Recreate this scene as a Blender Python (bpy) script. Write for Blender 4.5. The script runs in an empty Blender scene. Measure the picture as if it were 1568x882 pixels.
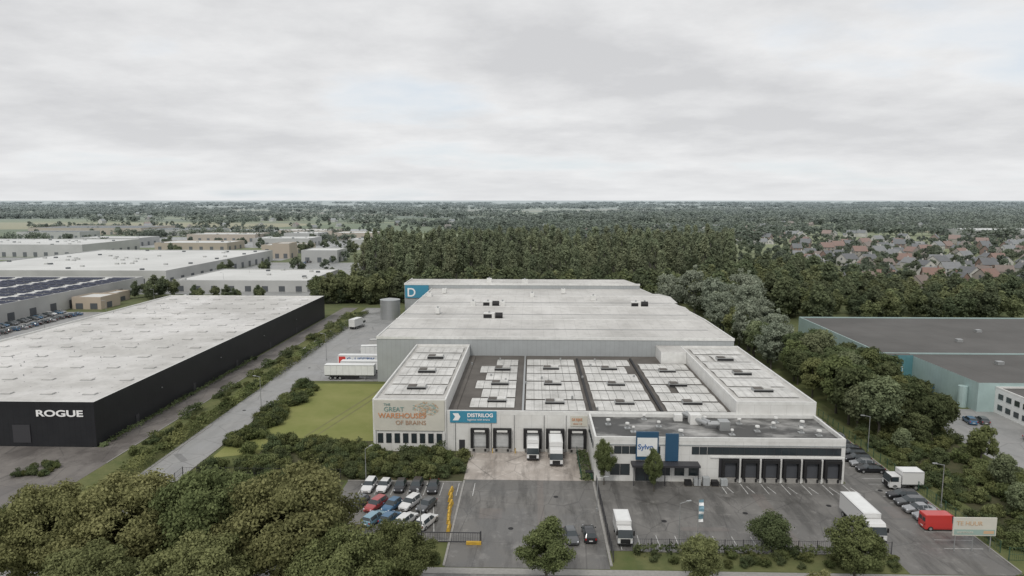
import bpy, math, random
import numpy as np
from mathutils import Vector
random.seed(7); rng=np.random.default_rng(7)
sc=bpy.context.scene
sc.view_settings.view_transform='Standard'; sc.view_settings.look='None'; sc.view_settings.exposure=0
COL=sc.collection
def rad(a): return math.radians(a)

# ------------------------------------------------------------ materials
def nd(nt,t,**k):
    n=nt.nodes.new(t)
    for a,b in k.items(): setattr(n,a,b)
    return n
def mth(nt,op,a,b=None,c=None,clamp=False):
    n=nt.nodes.new('ShaderNodeMath'); n.operation=op; n.use_clamp=clamp
    for i,v in enumerate((a,b,c)):
        if v is None: continue
        if isinstance(v,(int,float)): n.inputs[i].default_value=v
        else: nt.links.new(v,n.inputs[i])
    return n.outputs[0]
def mixc(nt,f,a,b,bt='MIX'):
    n=nt.nodes.new('ShaderNodeMix'); n.data_type='RGBA'; n.blend_type=bt
    for s,v in ((n.inputs[0],f),(n.inputs[6],a),(n.inputs[7],b)):
        if isinstance(v,(int,float)): s.default_value=v
        elif isinstance(v,tuple): s.default_value=(v[0],v[1],v[2],1)
        else: nt.links.new(v,s)
    return n.outputs[2]
def ramp(nt,v,a,b):
    n=nt.nodes.new('ShaderNodeMapRange'); n.inputs[1].default_value=a; n.inputs[2].default_value=b
    nt.links.new(v,n.inputs[0]); return n.outputs[0]
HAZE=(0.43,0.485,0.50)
def haze(nt,col,L=2500.0):  # aerial haze painted into the surface colour, growing with distance from world origin
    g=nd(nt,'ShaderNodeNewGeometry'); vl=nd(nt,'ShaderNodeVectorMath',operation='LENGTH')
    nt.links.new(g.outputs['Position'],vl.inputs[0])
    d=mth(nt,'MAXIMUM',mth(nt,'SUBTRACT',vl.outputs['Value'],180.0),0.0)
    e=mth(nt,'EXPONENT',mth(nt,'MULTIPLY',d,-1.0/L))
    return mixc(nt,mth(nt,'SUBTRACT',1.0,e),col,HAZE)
def noise(nt,vec,scale,detail=5,rough=.6,stretch=None):
    n=nd(nt,'ShaderNodeTexNoise'); n.inputs['Scale'].default_value=scale; n.inputs['Detail'].default_value=detail
    n.inputs['Roughness'].default_value=rough
    if stretch:
        m=nd(nt,'ShaderNodeMapping'); m.inputs['Scale'].default_value=stretch
        nt.links.new(vec,m.inputs[0]); vec=m.outputs[0]
    nt.links.new(vec,n.inputs['Vector']); return n.outputs['Fac']
def base(name):
    m=bpy.data.materials.new(name); m.use_nodes=True; nt=m.node_tree
    return m,nt,nt.nodes['Principled BSDF']
def pos(nt): return nd(nt,'ShaderNodeNewGeometry').outputs['Position']
def M(name,c,c2=None,scale=.5,rough=.7,metal=0,hz=False,spec=.4,amp=(.35,.65),stretch=None,bump=0,seam=None,dirt=0):
    m,nt,b=base(name)
    b.inputs['Roughness'].default_value=rough; b.inputs['Metallic'].default_value=metal
    b.inputs['Specular IOR Level'].default_value=spec
    p=pos(nt)
    if c2 is None: c2=tuple(x*.8 for x in c)
    f=ramp(nt,noise(nt,p,scale,6,.65,stretch),amp[0],amp[1])
    col=mixc(nt,f,c,c2)
    if dirt:
        f2=ramp(nt,noise(nt,p,.06,8,.7),.45,.75)
        col=mixc(nt,mth(nt,'MULTIPLY',f2,dirt),col,(.10,.095,.085))
        f4=ramp(nt,noise(nt,p,.5,6,.7,(1,1,.12)),.52,.8)
        col=mixc(nt,mth(nt,'MULTIPLY',f4,dirt*1.2),col,(.12,.115,.10))
    if seam:
        s=nd(nt,'ShaderNodeSeparateXYZ'); nt.links.new(p,s.inputs[0])
        for ax,pitch,w,st in seam:
            fr=mth(nt,'FRACT',mth(nt,'MULTIPLY',s.outputs[ax],1.0/pitch))
            ln=mth(nt,'LESS_THAN',fr,w/pitch)
            col=mixc(nt,mth(nt,'MULTIPLY',ln,st),col,tuple(x*.35 for x in c))
    if hz: col=haze(nt,col)
    nt.links.new(col,b.inputs['Base Color'])
    if bump:
        bp=nd(nt,'ShaderNodeBump'); bp.inputs['Strength'].default_value=bump; bp.inputs['Distance'].default_value=.1
        nt.links.new(noise(nt,p,scale*6),bp.inputs['Height']); nt.links.new(bp.outputs[0],b.inputs['Normal'])
    return m
def ramp2(nt,v,a,b):
    n=nt.nodes.new('ShaderNodeMapRange'); n.inputs[3].default_value=a; n.inputs[4].default_value=b
    nt.links.new(v,n.inputs[0]); return n.outputs[0]
def asphalt(name,c,c2,stain=.5,wet=True):
    m,nt,b=base(name); p=pos(nt)
    f=ramp(nt,noise(nt,p,.09,9,.68),.42,.60)
    col=mixc(nt,f,c,c2)
    f2=ramp(nt,noise(nt,p,.25,8,.7,(1.6,.25,1)),.48,.62)
    col=mixc(nt,mth(nt,'MULTIPLY',f2,stain),col,tuple(x*.42 for x in c))
    f5=ramp(nt,noise(nt,p,.35,7,.75),.54,.66)
    col=mixc(nt,mth(nt,'MULTIPLY',f5,stain*.7),col,tuple(min(1,x*1.5) for x in c2))
    f3=ramp(nt,noise(nt,p,6,4,.7),.3,.7)
    col=mixc(nt,mth(nt,'MULTIPLY',f3,.35),col,tuple(min(1,x*1.5) for x in c))
    v=nd(nt,'ShaderNodeTexVoronoi',feature='DISTANCE_TO_EDGE'); v.inputs['Scale'].default_value=.13
    nt.links.new(p,v.inputs['Vector'])
    ck=mth(nt,'LESS_THAN',v.outputs['Distance'],.008)
    col=mixc(nt,mth(nt,'MULTIPLY',ck,.35),col,(.03,.03,.03))
    nt.links.new(haze(nt,col),b.inputs['Base Color'])
    if wet: nt.links.new(ramp2(nt,f,.3,.85),b.inputs['Roughness'])
    else: b.inputs['Roughness'].default_value=.8
    return m
def leafmat(name,c,c2,var=.5):
    m,nt,b=base(name)
    nt.nodes.remove(b)
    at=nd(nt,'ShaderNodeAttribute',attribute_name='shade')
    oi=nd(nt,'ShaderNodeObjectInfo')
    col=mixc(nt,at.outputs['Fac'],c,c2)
    r=ramp2(nt,oi.outputs['Random'],1-var*.5,1+var*.5)
    hs=nd(nt,'ShaderNodeHueSaturation'); nt.links.new(r,hs.inputs['Value']); nt.links.new(col,hs.inputs['Color'])
    w=nd(nt,'ShaderNodeTexWhiteNoise',noise_dimensions='1D'); nt.links.new(oi.outputs['Random'],w.inputs['W'])
    nt.links.new(ramp2(nt,w.outputs['Value'],.49,.52),hs.inputs['Hue'])
    hs.inputs['Saturation'].default_value=.9
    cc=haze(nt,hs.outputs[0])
    d=nd(nt,'ShaderNodeBsdfDiffuse'); t=nd(nt,'ShaderNodeBsdfTranslucent'); x=nd(nt,'ShaderNodeMixShader')
    x.inputs[0].default_value=.28
    nt.links.new(cc,d.inputs[0]); nt.links.new(cc,t.inputs[0]); nt.links.new(d.outputs[0],x.inputs[1]); nt.links.new(t.outputs[0],x.inputs[2])
    nt.links.new(x.outputs[0],nt.nodes['Material Output'].inputs[0])
    return m
def plain(name,c,rough=.5,metal=0,spec=.5):
    m,nt,b=base(name); b.inputs['Base Color'].default_value=(*c,1); b.inputs['Roughness'].default_value=rough
    b.inputs['Metallic'].default_value=metal; b.inputs['Specular IOR Level'].default_value=spec
    return m

m_asph=asphalt('asphalt_yard',(.115,.111,.104),(.185,.178,.167),.75)
m_asphR=asphalt('asphalt_access',(.23,.23,.225),(.30,.298,.29),.25)
m_asphD=asphalt('asphalt_dark',(.13,.118,.11),(.185,.17,.155),.4)
m_conc=asphalt('concrete_apron',(.34,.30,.265),(.50,.46,.42),.8)
m_kerb=M('kerb_concrete',(.33,.32,.30),scale=2)
m_line=M('road_paint',(.62,.62,.60),(.35,.35,.34),scale=1.5)
m_white=M('white_cladding',(.72,.72,.70),(.64,.635,.61),scale=.4,rough=.55,seam=[(0,3.0,.06,.35),(2,2.4,.05,.25)],dirt=.16)
m_whiteR=M('white_parapet',(.74,.74,.72),(.62,.62,.60),scale=.8,rough=.5,dirt=.1)
m_grey=M('grey_cladding',(.37,.39,.395),(.33,.345,.35),scale=.3,rough=.5,seam=[(0,1.2,.07,.3),(1,1.2,.07,.3)])
m_roofT=M('tall_roof',(.62,.61,.585),(.49,.48,.455),scale=.05,rough=.6,seam=[(0,3.1,.14,.22),(1,16,.22,.25)],dirt=.34,stretch=(1,.35,1))
m_roofD=M('roof_bitumen',(.085,.076,.067),(.135,.123,.11),scale=.15,rough=.75,dirt=.3)
m_roofO=M('office_roof',(.07,.07,.068),(.42,.415,.40),scale=.16,rough=.6,amp=(.46,.70),stretch=(.7,1.2,1))
m_panel=M('roof_sheet',(.68,.675,.65),(.50,.495,.47),scale=.3,rough=.5,seam=[(0,1.45,.09,.3)],dirt=.38)
m_roofR=M('rogue_roof',(.50,.49,.465),(.66,.65,.63),scale=.04,rough=.55,seam=[(0,4.9,.10,.22),(1,6.1,.10,.18)],dirt=.3,amp=(.42,.58))
m_black=M('black_cladding',(.013,.014,.017),(.018,.019,.022),scale=.3,rough=.45,seam=[(1,1.1,.06,.6),(0,1.1,.06,.6)])
m_teal=M('teal_cladding',(.38,.49,.48),(.33,.43,.42),scale=.3,rough=.5,seam=[(1,1.2,.06,.3)])
m_tealD=M('teal_dark',(.10,.24,.27),scale=.3,rough=.5,seam=[(0,1.2,.06,.3)])
m_roofG=M('dark_grey_roof',(.082,.079,.074),(.118,.114,.108),scale=.05,rough=.75,seam=[(1,9,.2,.3),(0,12,.2,.3)],dirt=.15)
m_glass=plain('window_glass',(.03,.04,.045),.12,0,.8)
m_dark=M('dark_rubber',(.018,.018,.019),scale=2,rough=.6)
m_frame=plain('frame_dark',(.04,.04,.045),.5)
m_steel=plain('galvanised_steel',(.42,.43,.43),.4,.6)
m_door=M('dock_door',(.50,.51,.51),(.40,.41,.41),scale=1,seam=[(2,.6,.05,.4)])
m_blue=plain('sign_blue',(.05,.25,.37),.5); m_navy=plain('sign_navy',(.025,.08,.15),.5)
m_signw=M('sign_white',(.77,.78,.77),(.70,.71,.70),scale=.8,rough=.5)
m_cream=M('billboard_cream',(.60,.58,.51),(.53,.52,.46),scale=.3,rough=.6)
m_green=plain('fence_green',(.03,.08,.05),.5)
m_yel=M('barrier_yellow',(.60,.38,.04),(.45,.28,.05),scale=1.5,rough=.6)
m_orange=plain('letter_orange',(.58,.25,.11),.6); m_letg=plain('letter_green',(.18,.30,.28),.6); m_letw=plain('letter_white',(.85,.85,.85),.5)
m_letb=plain('letter_blue',(.05,.14,.36),.6); m_red=plain('letter_red',(.6,.05,.04),.5)
m_p1=plain('print_peach',(.55,.38,.24),.6); m_p2=plain('print_sage',(.30,.40,.36),.6); m_p3=plain('print_rust',(.42,.26,.17),.6)
m_bark=M('bark',(.10,.09,.075),scale=3,hz=True)
m_lawn=M('lawn_grass',(.185,.205,.068),(.24,.245,.095),scale=.12,rough=.9,spec=.1,bump=.4)
m_grass=M('verge_grass',(.10,.12,.05),(.16,.165,.075),scale=.3,rough=.9,spec=.1,bump=.5)
m_soil=M('planting_soil',(.07,.075,.04),(.10,.095,.055),scale=.5,rough=.95,spec=.1)
m_track=M('bare_track',(.20,.19,.10),(.16,.17,.07),scale=.4,rough=.9,spec=.1)
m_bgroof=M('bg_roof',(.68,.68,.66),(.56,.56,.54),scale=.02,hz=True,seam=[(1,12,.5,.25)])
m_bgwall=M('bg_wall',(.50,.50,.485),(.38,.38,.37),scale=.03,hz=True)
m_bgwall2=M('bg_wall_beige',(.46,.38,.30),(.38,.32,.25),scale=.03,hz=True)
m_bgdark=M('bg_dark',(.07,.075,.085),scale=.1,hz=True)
m_solar=M('solar_panel',(.010,.016,.042),(.018,.025,.055),scale=.5,rough=.5,spec=.2)
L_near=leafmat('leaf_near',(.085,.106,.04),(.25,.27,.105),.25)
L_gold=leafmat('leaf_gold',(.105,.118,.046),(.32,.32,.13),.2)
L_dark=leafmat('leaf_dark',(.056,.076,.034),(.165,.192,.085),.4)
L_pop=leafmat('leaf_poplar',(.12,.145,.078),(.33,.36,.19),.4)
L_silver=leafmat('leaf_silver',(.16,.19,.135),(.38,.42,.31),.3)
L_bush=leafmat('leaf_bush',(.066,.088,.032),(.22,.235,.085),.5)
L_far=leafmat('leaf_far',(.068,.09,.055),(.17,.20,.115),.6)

# ------------------------------------------------------------ mesh builder
class MB:
    def __init__(s): s.v=[];s.f=[];s.m=[];s.mats=[]
    def mi(s,m):
        if m not in s.mats: s.mats.append(m)
        return s.mats.index(m)
    def face(s,pts,m):
        i=len(s.v); s.v+= [tuple(p) for p in pts]; s.f.append(tuple(range(i,i+len(pts)))); s.m.append(s.mi(m))
    def box(s,x0,x1,y0,y1,z0,z1,m,top=None,bottom=True):
        if x0>x1:x0,x1=x1,x0
        if y0>y1:y0,y1=y1,y0
        s.face([(x0,y0,z0),(x1,y0,z0),(x1,y0,z1),(x0,y0,z1)],m)
        s.face([(x1,y1,z0),(x0,y1,z0),(x0,y1,z1),(x1,y1,z1)],m)
        s.face([(x0,y1,z0),(x0,y0,z0),(x0,y0,z1),(x0,y1,z1)],m)
        s.face([(x1,y0,z0),(x1,y1,z0),(x1,y1,z1),(x1,y0,z1)],m)
        s.face([(x0,y0,z1),(x1,y0,z1),(x1,y1,z1),(x0,y1,z1)],top or m)
        if bottom: s.face([(x0,y1,z0),(x1,y1,z0),(x1,y0,z0),(x0,y0,z0)],m)
    def prism(s,poly,z0,z1,ms,mt):
        n=len(poly)
        for i in range(n):
            a=poly[i];b=poly[(i+1)%n]
            s.face([(a[0],a[1],z0),(b[0],b[1],z0),(b[0],b[1],z1),(a[0],a[1],z1)],ms)
        s.face([(p[0],p[1],z1) for p in poly],mt)
    def sheet(s,x0,x1,y0,y1,z,m): s.face([(x0,y0,z),(x1,y0,z),(x1,y1,z),(x0,y1,z)],m)
    def cyl(s,p0,p1,r0,r1,m,n=8,cap=True):
        p0=Vector(p0);p1=Vector(p1);d=(p1-p0).normalized()
        a=d.orthogonal().normalized(); b=d.cross(a)
        A=[p0+(a*math.cos(2*math.pi*i/n)+b*math.sin(2*math.pi*i/n))*r0 for i in range(n)]
        B=[p1+(a*math.cos(2*math.pi*i/n)+b*math.sin(2*math.pi*i/n))*r1 for i in range(n)]
        for i in range(n):
            j=(i+1)%n; s.face([A[i],A[j],B[j],B[i]],m)
        if cap: s.face(B,m); s.face(A[::-1],m)
    def mesh(s,name):
        me=bpy.data.meshes.new(name); me.from_pydata(s.v,[],s.f)
        for m in s.mats: me.materials.append(m)
        me.polygons.foreach_set('material_index',s.m); me.update(); return me
    def obj(s,name,parent=None,loc=(0,0,0)):
        o=bpy.data.objects.new(name,s.mesh(name)); o.location=loc; COL.objects.link(o)
        if parent: o.parent=parent
        return o
def empty(name,loc=(0,0,0)):
    e=bpy.data.objects.new(name,None); e.location=loc; e.empty_display_size=.5; COL.objects.link(e); return e
def inst(name,me,loc,rz=0,sc_=1,parent=None):
    o=bpy.data.objects.new(name,me); o.location=loc; o.rotation_euler=(0,0,rz)
    o.scale=(sc_,sc_,sc_) if isinstance(sc_,(int,float)) else sc_
    COL.objects.link(o)
    if parent: o.parent=parent
    return o
def text(s,size,loc,mat,parent,name='lettering',rot=(90,0,0),align='LEFT',bold=0,sx=1):
    cu=bpy.data.curves.new(name,'FONT'); cu.body=s; cu.size=size; cu.extrude=.02; cu.offset=bold; cu.align_x=align
    cu.materials.append(mat)
    o=bpy.data.objects.new(name,cu); o.location=loc; o.rotation_euler=[rad(a) for a in rot]; o.scale=(sx,1,1); COL.objects.link(o); o.parent=parent
    return o

# ------------------------------------------------------------ foliage
def norm(a): return a/np.maximum(np.linalg.norm(a,axis=1,keepdims=True),1e-6)
def leafverts(C,N,S,asp=.62):
    n=len(C); T=rng.normal(size=(n,3)); u=norm(np.cross(N,T)); v=np.cross(N,u)
    S=S[:,None]
    j=rng.uniform(.6,1.1,(n,4,1))
    V=np.stack([C+u*S*j[:,0],C+v*S*asp*j[:,1],C-u*S*j[:,2],C-v*S*asp*j[:,3]],1)
    return V.reshape(-1,3)
def foliage_mesh(name,C,N,S,sh,lm,extra=None,asp=.62):
    V=leafverts(C,N,S,asp); nl=len(C)
    F=np.arange(nl*4).reshape(-1,4).tolist(); V=V.tolist(); mi=[0]*nl; mats=[lm]
    shp=np.repeat(sh,4).tolist()
    if extra:
        off=len(V); V+=[tuple(p) for p in extra.v]; F+=[tuple(i+off for i in f) for f in extra.f]; mi+=[1]*len(extra.f); mats.append(m_bark)
        shp+=[0.5]*len(extra.v)
    me=bpy.data.meshes.new(name); me.from_pydata(V,[],F)
    for m in mats: me.materials.append(m)
    me.polygons.foreach_set('material_index',mi)
    at=me.attributes.new('shade','FLOAT','POINT'); at.data.foreach_set('value',shp); me.update(); return me
def tree_mesh(name,H,R,zb,ncl,nleaf,ls,lm,clr=.33,shape='round',trunk=True):
    cc=[];rr=[]
    hz=(H-zb)/2; zc=zb+hz
    ph=rng.uniform(0,6.28,3)
    for i in range(ncl):
        d=rng.normal(size=3); d/=np.linalg.norm(d); q=rng.uniform(.3,1)**.5*.82
        az=math.atan2(d[1],d[0]); lob=1+.16*math.sin(3*az+ph[0])+.12*math.sin(5*az+ph[1]+d[2]*3)
        p=d*q*(lob if shape!='poplar' else 1)
        z=zc+d[2]*q*hz*(1+.1*math.sin(4*az+ph[2]))
        t=min(1,max(0,(z-zb)/(H-zb)))
        if shape=='poplar': rad_=R*(1.18-.78*t**1.3)
        else: rad_=R*(1.08-.25*t)
        cc.append((p[0]*rad_+rng.normal()*.05*R,p[1]*rad_+rng.normal()*.05*R,z)); rr.append(R*clr*rng.uniform(.45,1.3)*(1 if shape!='poplar' else 1.15-.5*t))
    cc=np.array(cc);rr=np.array(rr)
    k=rng.choice(ncl,nleaf,p=(rr**2)/np.sum(rr**2))
    d=norm(rng.normal(size=(nleaf,3))); d[:,2]=np.where(rng.random(nleaf)<.3,np.abs(d[:,2]),d[:,2])
    q=rng.uniform(.35,1.15,nleaf)
    zs=1.9 if shape=='poplar' else .8
    C=cc[k]+d*(rr[k]*q)[:,None]*np.array([1,1,zs])+rng.normal(0,ls*.4,(nleaf,3))
    ctr=np.array([0,0,zc])
    N=norm(d*.7+norm(C-ctr)*.5+rng.normal(size=(nleaf,3))*.7)
    csh=rng.uniform(0,1,ncl)
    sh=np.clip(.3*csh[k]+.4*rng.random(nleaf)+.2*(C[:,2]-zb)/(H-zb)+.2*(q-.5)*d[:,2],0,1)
    S=ls*rng.uniform(.5,1.35,nleaf)
    ex=None
    if trunk:
        ex=MB(); r=H*.018+.05
        ex.cyl((0,0,-.1),(0,0,zb+hz*.8),r,r*.45,m_bark,7,False)
        for i in range(min(9,ncl)):
            c=cc[i]; z0=zb*.8+hz*.15*rng.random()+ (c[2]-zb)*.3
            ex.cyl((0,0,z0),(c[0]*.85,c[1]*.85,max(c[2],z0+.5)),r*.4,r*.12,m_bark,5,False)
    return foliage_mesh(name,C,N,S,sh,lm,ex)
def strip_mesh(name,L,W,hmin,hmax,ntree,lpt,ls,lm):
    C=[];N=[];sh=[]
    for i in range(ntree):
        h=rng.uniform(hmin,hmax); r=rng.uniform(.25,.42)*h; c=np.array([rng.uniform(-L/2,L/2),rng.uniform(-W/2,W/2),h*.52])
        d=norm(rng.normal(size=(lpt,3))); d[:,2]=np.where(rng.random(lpt)<.5,np.abs(d[:,2]),d[:,2])
        lump=1+.22*np.sin(d[:,:1]*5+i)+.18*np.sin(d[:,1:2]*7+2*i)
        C.append(c+d*np.array([r,r,h*.48])*lump*rng.uniform(.75,1.05,(lpt,1))); N.append(norm(d+rng.normal(size=(lpt,3))*.5))
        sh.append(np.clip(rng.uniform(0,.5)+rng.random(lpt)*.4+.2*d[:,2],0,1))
    C=np.concatenate(C);N=np.concatenate(N);sh=np.concatenate(sh)
    return foliage_mesh(name,C,N,ls*rng.uniform(.6,1.3,len(C)),sh,lm,asp=.8)
def hedge_obj(name,x0,x1,y0,y1,h,lm,dens=14,ls=.26,lump=.5,parent=None):
    A=(x1-x0)*(y1-y0); n=int(dens*(A+ (x1-x0+y1-y0)*2*h))
    X=rng.uniform(x0,x1,n);Y=rng.uniform(y0,y1,n)
    edge=rng.random(n)<.4
    side=rng.integers(0,4,n)
    X=np.where(edge&(side==0),x0,np.where(edge&(side==1),x1,X)); Y=np.where(edge&(side==2),y0,np.where(edge&(side==3),y1,Y))
    hh=h*(1+lump*.5*(np.sin(X*1.3+Y*.5)+np.sin(Y*1.1-X*.7)*.8+np.sin(X*.37+Y*.29)*.8)/1.5)
    Z=np.where(edge,rng.uniform(.05,1,n),rng.uniform(.75,1.08,n))*hh
    X+=rng.normal(0,.25,n);Y+=rng.normal(0,.25,n)
    N=np.zeros((n,3)); N[:,2]=1; N[:,0]=np.where(edge&(side==0),-1.2,np.where(edge&(side==1),1.2,0)); N[:,1]=np.where(edge&(side==2),-1.2,np.where(edge&(side==3),1.2,0))
    N=norm(N+rng.normal(size=(n,3))*.6)
    sh=np.clip(.25+.3*np.sin(X*.8+Y*.45)+rng.random(n)*.5,0,1)
    me=foliage_mesh(name,np.stack([X,Y,Z],1),N,ls*rng.uniform(.6,1.3,n),sh,lm,asp=.75)
    return inst(name,me,(0,0,0),parent=parent)

# ------------------------------------------------------------ ground
def ground_mat():
    m,nt,b=base('countryside_ground'); p=pos(nt)
    f=ramp(nt,noise(nt,p,.2,7,.65),.35,.65)
    near=mixc(nt,f,(.09,.115,.045),(.14,.145,.065))
    v=nd(nt,'ShaderNodeTexVoronoi'); v.inputs['Scale'].default_value=1
    mp=nd(nt,'ShaderNodeMapping'); mp.inputs['Scale'].default_value=(1/650,1/360,1); mp.inputs['Rotation'].default_value=(0,0,.3)
    nt.links.new(p,mp.inputs[0]); nt.links.new(mp.outputs[0],v.inputs['Vector'])
    sp=nd(nt,'ShaderNodeSeparateColor'); nt.links.new(v.outputs['Color'],sp.inputs[0])
    cr=nd(nt,'ShaderNodeValToRGB'); e=cr.color_ramp; e.interpolation='CONSTANT'
    e.elements[0].color=(.13,.165,.075,1); e.elements[1].position=.3; e.elements[1].color=(.20,.22,.10,1)
    for q,c in ((.5,(.155,.185,.085,1)),(.65,(.33,.30,.17,1)),(.8,(.22,.245,.12,1)),(.92,(.27,.235,.17,1))):
        x=e.elements.new(q); x.color=c
    nt.links.new(sp.outputs[0],cr.inputs[0])
    vl=nd(nt,'ShaderNodeVectorMath',operation='LENGTH'); nt.links.new(p,vl.inputs[0])
    fa=ramp(nt,vl.outputs['Value'],500,750)
    col=mixc(nt,fa,near,mixc(nt,mth(nt,'MULTIPLY',f,.2),cr.outputs[0],(.10,.12,.06)))
    wd=ramp(nt,noise(nt,p,.0016,4,.6,(1,2.2,1)),.50,.56)   # distant woodland floor
    wf=mth(nt,'MULTIPLY',wd,ramp(nt,vl.outputs['Value'],1100,1900))
    col=mixc(nt,mth(nt,'MULTIPLY',wf,.85),col,(.065,.085,.05))
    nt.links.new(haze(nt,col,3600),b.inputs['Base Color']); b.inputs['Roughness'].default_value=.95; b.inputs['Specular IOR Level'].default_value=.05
    return m
g=MB(); g.sheet(-30000,30000,-2000,45000,0,ground_mat()); g.obj('ground')
def sheet(name,polys,z,mat):
    b=MB()
    for p in polys:
        if len(p)==4 and not isinstance(p[0],tuple): b.sheet(p[0],p[1],p[2],p[3],z,mat)
        else: b.face([(a[0],a[1],z) for a in p],mat)
    return b.obj(name)
Z1,Z2,Z3,Z4=.02,.03,.04,.05
sheet('lawn',[[(-60,121),(-31,131),(-30.6,173.5),(-60.5,173.5)]],Z1,m_lawn)
sheet('lawn_edge_track',[[(-46.5,133),(-46.1,133),(-38.2,168),(-38.7,169)],[(-44.5,133),(-44.1,133),(-36.3,168),(-36.8,169)]],Z2,m_track)
sheet('grass_verge',[(14,49,84.3,88.8),(63.6,140,84.3,89),(63.7,69,89.01,160),(-78,-69,60,300)],Z1,m_grass)
sheet('planting_bed',[(-52,-11.7,111.6,130.9),(69.01,84,90,133),(-60,-32,84.3,111)],Z2,m_soil)
sheet('access_road',[[(-68.5,60),(-61,60),(-61,176),(-69.8,176)],[(-69.8,176),(-41.2,176),(-41.2,246),(-74.5,246),(-74.5,215)],[(-74.5,246),(-41.2,246),(-52,262),(-62,300),(-74,300)]],Z3,m_asphR)
sheet('service_lane',[(-84.4,-78,118,300),(-200,-78,60,118),(-200,-84.4,118,125.9)],Z3,m_asphD)
sheet('yard',[(-11.4,10.4,84.2,112.5),(10.4,53.6,89,112.7),(49,63.5,84.2,89),(53.6,63.5,89,175)],Z3,m_asph)
sheet('car_park',[(-31.5,-11.41,91,111.3)],Z3,m_asph)
sheet('concrete_apron',[(-11.7,10.4,112.5,126)],Z4,m_conc)
sheet('street',[(-300,300,70,84.1)],Z1+.005,m_asph)
sheet('parking_lot',[(86,140,112,156),(53.3,63.5,175.01,178)],Z3,m_asphR)
sheet('estate_road',[(-176,-168,180,700),(-204,-178,225,285),(-168,-85,330,338),(-150,-100,300,346)],Z3,m_asphR)
sheet('industrial_paving',[(-204,-110,341,372),(-205,-110,372.01,520),(-520,-200,536,560),(-520,-180,680,880),(-700,-250,960,1120)],Z1,m_asphR)
sheet('pavement',[(-15,300,82.6,84.05)],.045,m_kerb)
kb=MB()
for a in [(-11.7,-11.4,84.5,112),(10.45,10.8,85,112),(63.5,63.7,85,175),(-61,-60.8,105,175),(14,49,88.8,88.95),(-68.7,-68.5,60,140),(-78.1,-77.9,118,300),(-31.6,-11.8,111.35,111.55),(-31.6,-11.8,90.8,91)]:
    kb.box(a[0],a[1],a[2],a[3],0,.14,m_kerb)
kb.obj('kerb')
mk=MB()
for i in range(8): 
    x=-28.5+i*2.7; mk.sheet(x-.06,x+.06,106,111,Z4,m_line)
for i in range(6):
    x=-27.2+i*2.6; mk.face([(x,93.5,Z4),(x+.12,93.5,Z4),(x-1.4,103.5,Z4),(x-1.52,103.5,Z4)],m_line)
for i in range(7):
    x=32.1+i*3.45; mk.face([(x,108,Z4),(x+.14,108,Z4),(x+.05,112,Z4),(x-.09,112,Z4)],m_line)
    mk.face([(x+1.2,108.3,Z4),(x+1.34,108.3,Z4),(x+.8,111,Z4),(x+.66,111,Z4)],m_line)
for i in range(14):
    y=91+i*2.4; mk.sheet(57.3,62.6,y-.05,y+.05,Z4,m_line)
for i in range(-20,40): mk.sheet(i*7,i*7+3,76.9,77.05,Z2+.01,m_line)
for i in range(10): mk.sheet(12.5+i*2.7,12.6+i*2.7,89.2,93.5,Z4,m_line)
mk.obj('road_marking')
b=MB()
for x,y in [(-3,95),(4,106),(20,98),(33,101),(47,104),(-66,150),(-64,190),(58,110),(-20,104.5)]: b.cyl((x,y,.03),(x,y,Z4+.01),.4,.4,m_dark,12)
b.obj('manhole_cover')
sheet('asphalt_patch',[(-8,-4.5,98,101.5),(22,29,95,96.2),(36,38,90,108),(1,2,85,112.3),(55,58,100,104)],Z4+.004,m_asphD)

# ------------------------------------------------------------ MAIN WAREHOUSE
W=empty('logistics_warehouse')
def parapet(b,x0,x1,y0,y1,z,h,t,m):
    b.box(x0,x1,y0,y0+t,z,z+h,m); b.box(x0,x1,y1-t,y1,z,z+h,m)
    b.box(x0,x0+t,y0+t,y1-t,z,z+h,m); b.box(x1-t,x1,y0+t,y1-t,z,z+h,m)
b=MB()
b.box(-16.28,38.58,126,175.8,0,7.3,m_white,m_roofD)
b.box(-16.28,38.58,126,126.3,7.3,8.1,m_whiteR)
b.obj('dock_hall',W)
b=MB(); b.box(-30.4,-16.3,125.6,175.8,0,9.8,m_white,m_roofT); parapet(b,-30.4,-16.3,125.6,175.8,9.8,.5,.3,m_whiteR); b.obj('raised_hall_west',W)
b=MB(); b.box(38.6,53.5,126,175.8,0,9.8,m_white,m_roofT); parapet(b,38.6,53.5,126,175.8,9.8,.5,.3,m_whiteR); b.box(32.3,38.55,168,175.8,7.31,10.3,m_whiteR,m_roofT); b.obj('raised_hall_east',W)
poly=[(-41,176),(52.6,176),(52.3,205),(50.2,232),(44,277),(-41,277)]
b=MB(); b.prism(poly,0,11.9,m_grey,m_roofT)
b.box(-41.1,52.7,175.85,176.15,11.6,12.3,m_whiteR)
b.box(-41.15,-40.85,176.15,277,11.6,12.2,m_whiteR)
for i in range(1,4):
    a=poly[i];c=poly[i+1]
    b.face([(a[0]-.3,a[1],12.2),(a[0]+.05,a[1],12.2),(c[0]+.05,c[1],12.2),(c[0]-.3,c[1],12.2)],m_whiteR)
    b.face([(a[0]+.05,a[1],11.4),(c[0]+.05,c[1],11.4),(c[0]+.05,c[1],12.2),(a[0]+.05,a[1],12.2)],m_whiteR)
    b.face([(a[0]-.3,a[1],11.91),(a[0]-.3,a[1],12.2),(c[0]-.3,c[1],12.2),(c[0]-.3,c[1],11.91)],m_whiteR)
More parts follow.
